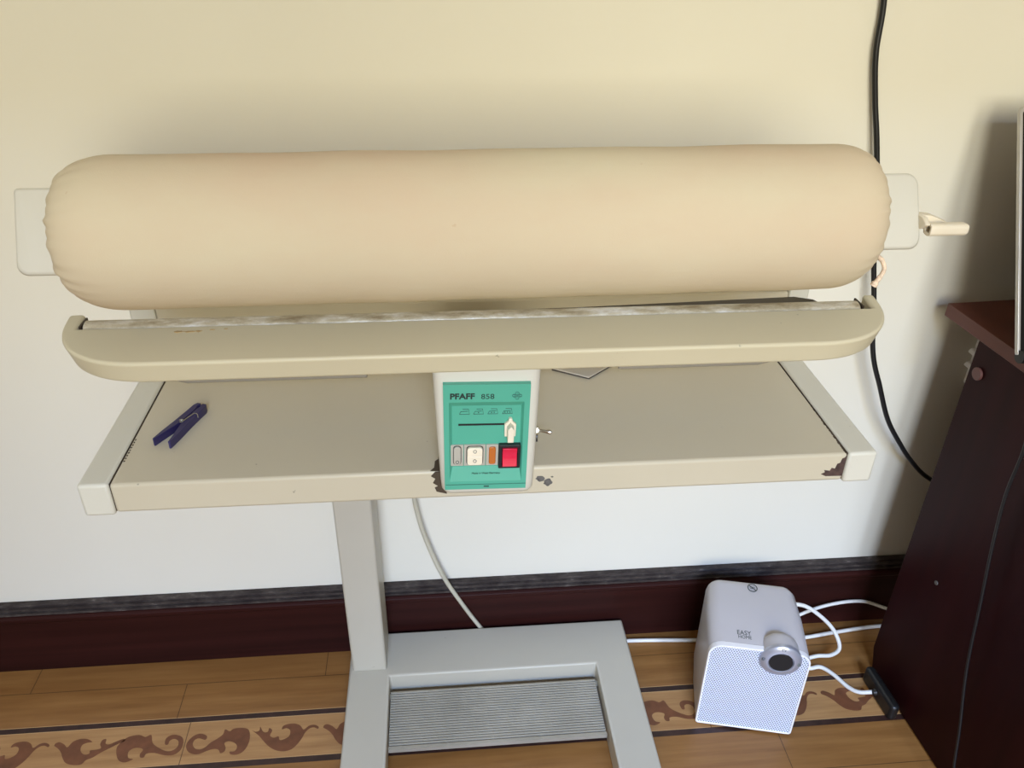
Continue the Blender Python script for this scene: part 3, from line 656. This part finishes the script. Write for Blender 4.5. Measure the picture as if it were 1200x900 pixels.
for s in (-1, 1): add_tube(bm, [(sx_-0.0045, sy_+s*0.0016, sz_), (sx_+0.0045, sy_+s*0.0016, sz_)], 0.0004, 5)
finish('do_not_cover_symbol', bm, 'ink', HT)

def world_tube(name, pts, r, mat, label, cat, group=None):
    return tag(tube(name, pts, r, mat, None, 10, 10), label, cat, group)
# the heater's own lead is one of its parts: points given in the room, brought into its frame
Hinv = (Matrix.Translation(HT.location) @ Matrix.Rotation(HA, 4, 'Z')).inverted()
def loc(p): return Hinv @ Vector(p)
hc = [(0.560, -0.105, 0.105), (0.595, -0.085, 0.125), (0.632, -0.085, 0.128), (0.6620, -0.095, 0.116), (0.7020, -0.105, 0.077), (0.7180, -0.120, 0.040), (0.7060, -0.120, 0.018), (0.680, -0.113, 0.0090), (0.650, -0.118, 0.0045), (0.6420, -0.132, 0.0045), (0.657, -0.1380, 0.0045), (0.6790, -0.1370, 0.0045), (0.6960, -0.155, 0.0045), (0.7130, -0.1880, 0.0045), (0.7270, -0.2040, 0.0085), (0.7470, -0.2118, 0.0162)]
tube('mains_cord', [loc(p) for p in hc], 0.0040, 'whitecord', HT, 10, 10)

world_tube('extension_cord', [(0.296, -0.040, 0.0045), (0.36, -0.043, 0.0045), (0.45, -0.050, 0.0045), (0.55, -0.058, 0.0045), (0.655, -0.062, 0.0050), (0.75, -0.052, 0.006), (0.83, -0.044, 0.006), (0.90, -0.044, 0.006), (0.95, -0.045, 0.0045)], 0.0040, 'whitecord', 'white cord running along the floor from the ironer foot behind the heater', 'cord')
world_tube('looped_cord', [(0.600, -0.060, 0.0045), (0.630, -0.048, 0.034), (0.675, -0.040, 0.056), (0.735, -0.034, 0.070), (0.800, -0.029, 0.068), (0.855, -0.029, 0.045), (0.895, -0.029, 0.026), (0.94, -0.029, 0.022)], 0.0036, 'whitecord', 'white cord arching over the skirting board between heater and desk', 'cord')

# ------------------------------------------------------------------ desk on the right
DA = math.radians(3.4)
DK = thing('desk', 'dark mahogany desk with scuffed top cut off by the right edge', 'desk', (0.7740, -0.0430, 0), DA)
TD, DW, DD = 0.760, 0.66, 0.62
prism('desktop', [(0, 0), (DW, 0), (DW, -DD), (0, -DD)], TD-0.022, TD, 'z', 'mahogtop', DK, 0.0012)
prism('side_panel', [(-0.090, 0.050), (-0.105, 0.004), (-0.30, 0.004), (-0.585, 0.004), (-0.600, 0.050), (-0.600, TD-0.022), (-0.090, TD-0.022)], 0.001, 0.023, 'x', 'mahogany', DK, 0.001)
prism('side_panel', [(-0.090, 0.0), (-0.600, 0.0), (-0.600, TD-0.022), (-0.090, TD-0.022)], DW-0.024, DW-0.002, 'x', 'mahogany', DK, 0.001)
box('back_panel', (0.023, DW-0.024, -0.125, -0.107, 0.10, TD-0.022), 'mahogany', DK, 0.001)
for x0 in (0.0, DW-0.024):
    for yy in (-0.13, -0.56):
        bm = bmesh.new(); add_disc(bm, (x0+0.012, yy, 0.0), 0.010, 0.006, (0, 0, 1), 16); finish('glide', bm, 'black', DK)
bm = bmesh.new(); add_disc(bm, (0.001, -0.112, 0.6900), 0.0105, 0.0045, (-1, 0, 0), 24); finish('screw_cap', bm, 'capbrown', DK, 0.0012)
bm = bmesh.new(); add_disc(bm, (0.001, -0.180, 0.3100), 0.0040, 0.0015, (-1, 0, 0), 14); finish('screw_head', bm, 'chipgrey', DK)

# black socket strip standing on edge along the foot of the desk
PS = thing('power_strip', 'black socket strip on the floor against the foot of the desk', 'power strip', (0.7650, -0.215, 0), DA)
prism('body', rrect(-0.012, 0.007, -0.050, 0.050, 0.0085, 5), 0.0, 0.036, 'z', 'black', PS, 0.006)
bm = bmesh.new(); add_tube(bm, [(-0.0115, 0.003, 0.017), (-0.0165, 0.003, 0.0165)], [0.0075, 0.0055], 14); finish('cord_grip', bm, 'black', PS)

# monitor on the desk, only its left edge in view
MN = thing('monitor', 'flat monitor with silver edge standing on the desk at the right border', 'monitor', (1.0425, -0.210, TD), math.radians(2))
LEAN = Matrix.Rotation(math.radians(-26), 4, 'X')
def lean(o): o.matrix_basis = Matrix.Translation((0, -0.02, 0.006)) @ LEAN; return o
bm = bmesh.new(); add_ringframe(bm, rrect(-0.282, 0.282, 0.0, 0.350, 0.008, 4), rrect(-0.2775, 0.2775, 0.0055, 0.3445, 0.004, 4), -0.0035, 0.003, 'y'); lean(finish('bezel', bm, 'bezel', MN, 0.0008))
lean(box('screen', (-0.278, 0.278, -0.0025, 0.002, 0.005, 0.345), 'screen', MN, 0))
lean(box('back_cover', (-0.262, 0.262, 0.002, 0.024, 0.02, 0.33), 'black', MN, 0.006))
for q in (-1, 1):
    bm = bmesh.new(); add_tube(bm, [(q*0.281, -0.024, 0.0095), (q*0.236, -0.024, 0.0095)], 0.0095, 16); finish('hinge_foot', bm, 'black', MN)
box('stand', (-0.04, 0.04, 0.0, 0.16, 0.0, 0.016), 'black', MN, 0.003)
bm = bmesh.new(); add_tube(bm, [(0, 0.14, 0.01), (0, 0.13, 0.20)], 0.012, 12); finish('prop', bm, 'black', MN)

# wall socket half hidden behind the desk with two white plugs
SK = thing('wall_socket', 'white wall socket with two plugs, half hidden behind the desk', 'wall socket', (0.900, 0.0, 0.635))
box('socket_plate', (-0.02, 0.075, -0.010, 0.0, -0.055, 0.055), 'rim', SK, 0.003)
for dz in (0.013, -0.013):
    prism('plug', [(-0.038, dz+0.001), (-0.020, dz-0.009), (0.020, dz-0.009), (0.020, dz+0.009), (-0.034, dz+0.008)], -0.040, -0.010, 'y', 'rim', SK, 0.002)

# black lead hanging down the wall behind the roller, and the thin one down the side of the desk
world_tube('wall_cable', [(0.520, -0.010, 1.50), (0.545, -0.010, 1.32), (0.5655, -0.010, 1.2085), (0.5700, -0.012, 1.14), (0.5840, -0.014, 1.0760), (0.5990, -0.018, 1.0180), (0.622, -0.022, 0.92), (0.637, -0.028, 0.83), (0.6488, -0.033, 0.7729), (0.6665, -0.045, 0.6725), (0.6926, -0.050, 0.6075), (0.7241, -0.050, 0.5395), (0.7604, -0.050, 0.4865), (0.7922, -0.050, 0.4469), (0.8329, -0.050, 0.4077), (0.89, -0.045, 0.375), (0.96, -0.040, 0.36)], 0.0042, 'blackcord', 'thick black cable hanging down the wall behind the right end of the roller', 'cable')
world_tube('thin_cable', [(0.835, -0.235, TD+0.004), (0.812, -0.262, TD+0.006), (0.7800, -0.275, TD+0.002), (0.7690, -0.285, TD-0.035), (0.7700, -0.305, 0.66), (0.7715, -0.305, 0.57), (0.7720, -0.318, 0.48), (0.7730, -0.338, 0.38), (0.7740, -0.362, 0.26), (0.7760, -0.395, 0.15), (0.778, -0.42, 0.06), (0.778, -0.46, 0.004), (0.76, -0.53, 0.0025)], 0.0024, 'blackcord', 'thin black cable dangling from the monitor down the side of the desk', 'cable')
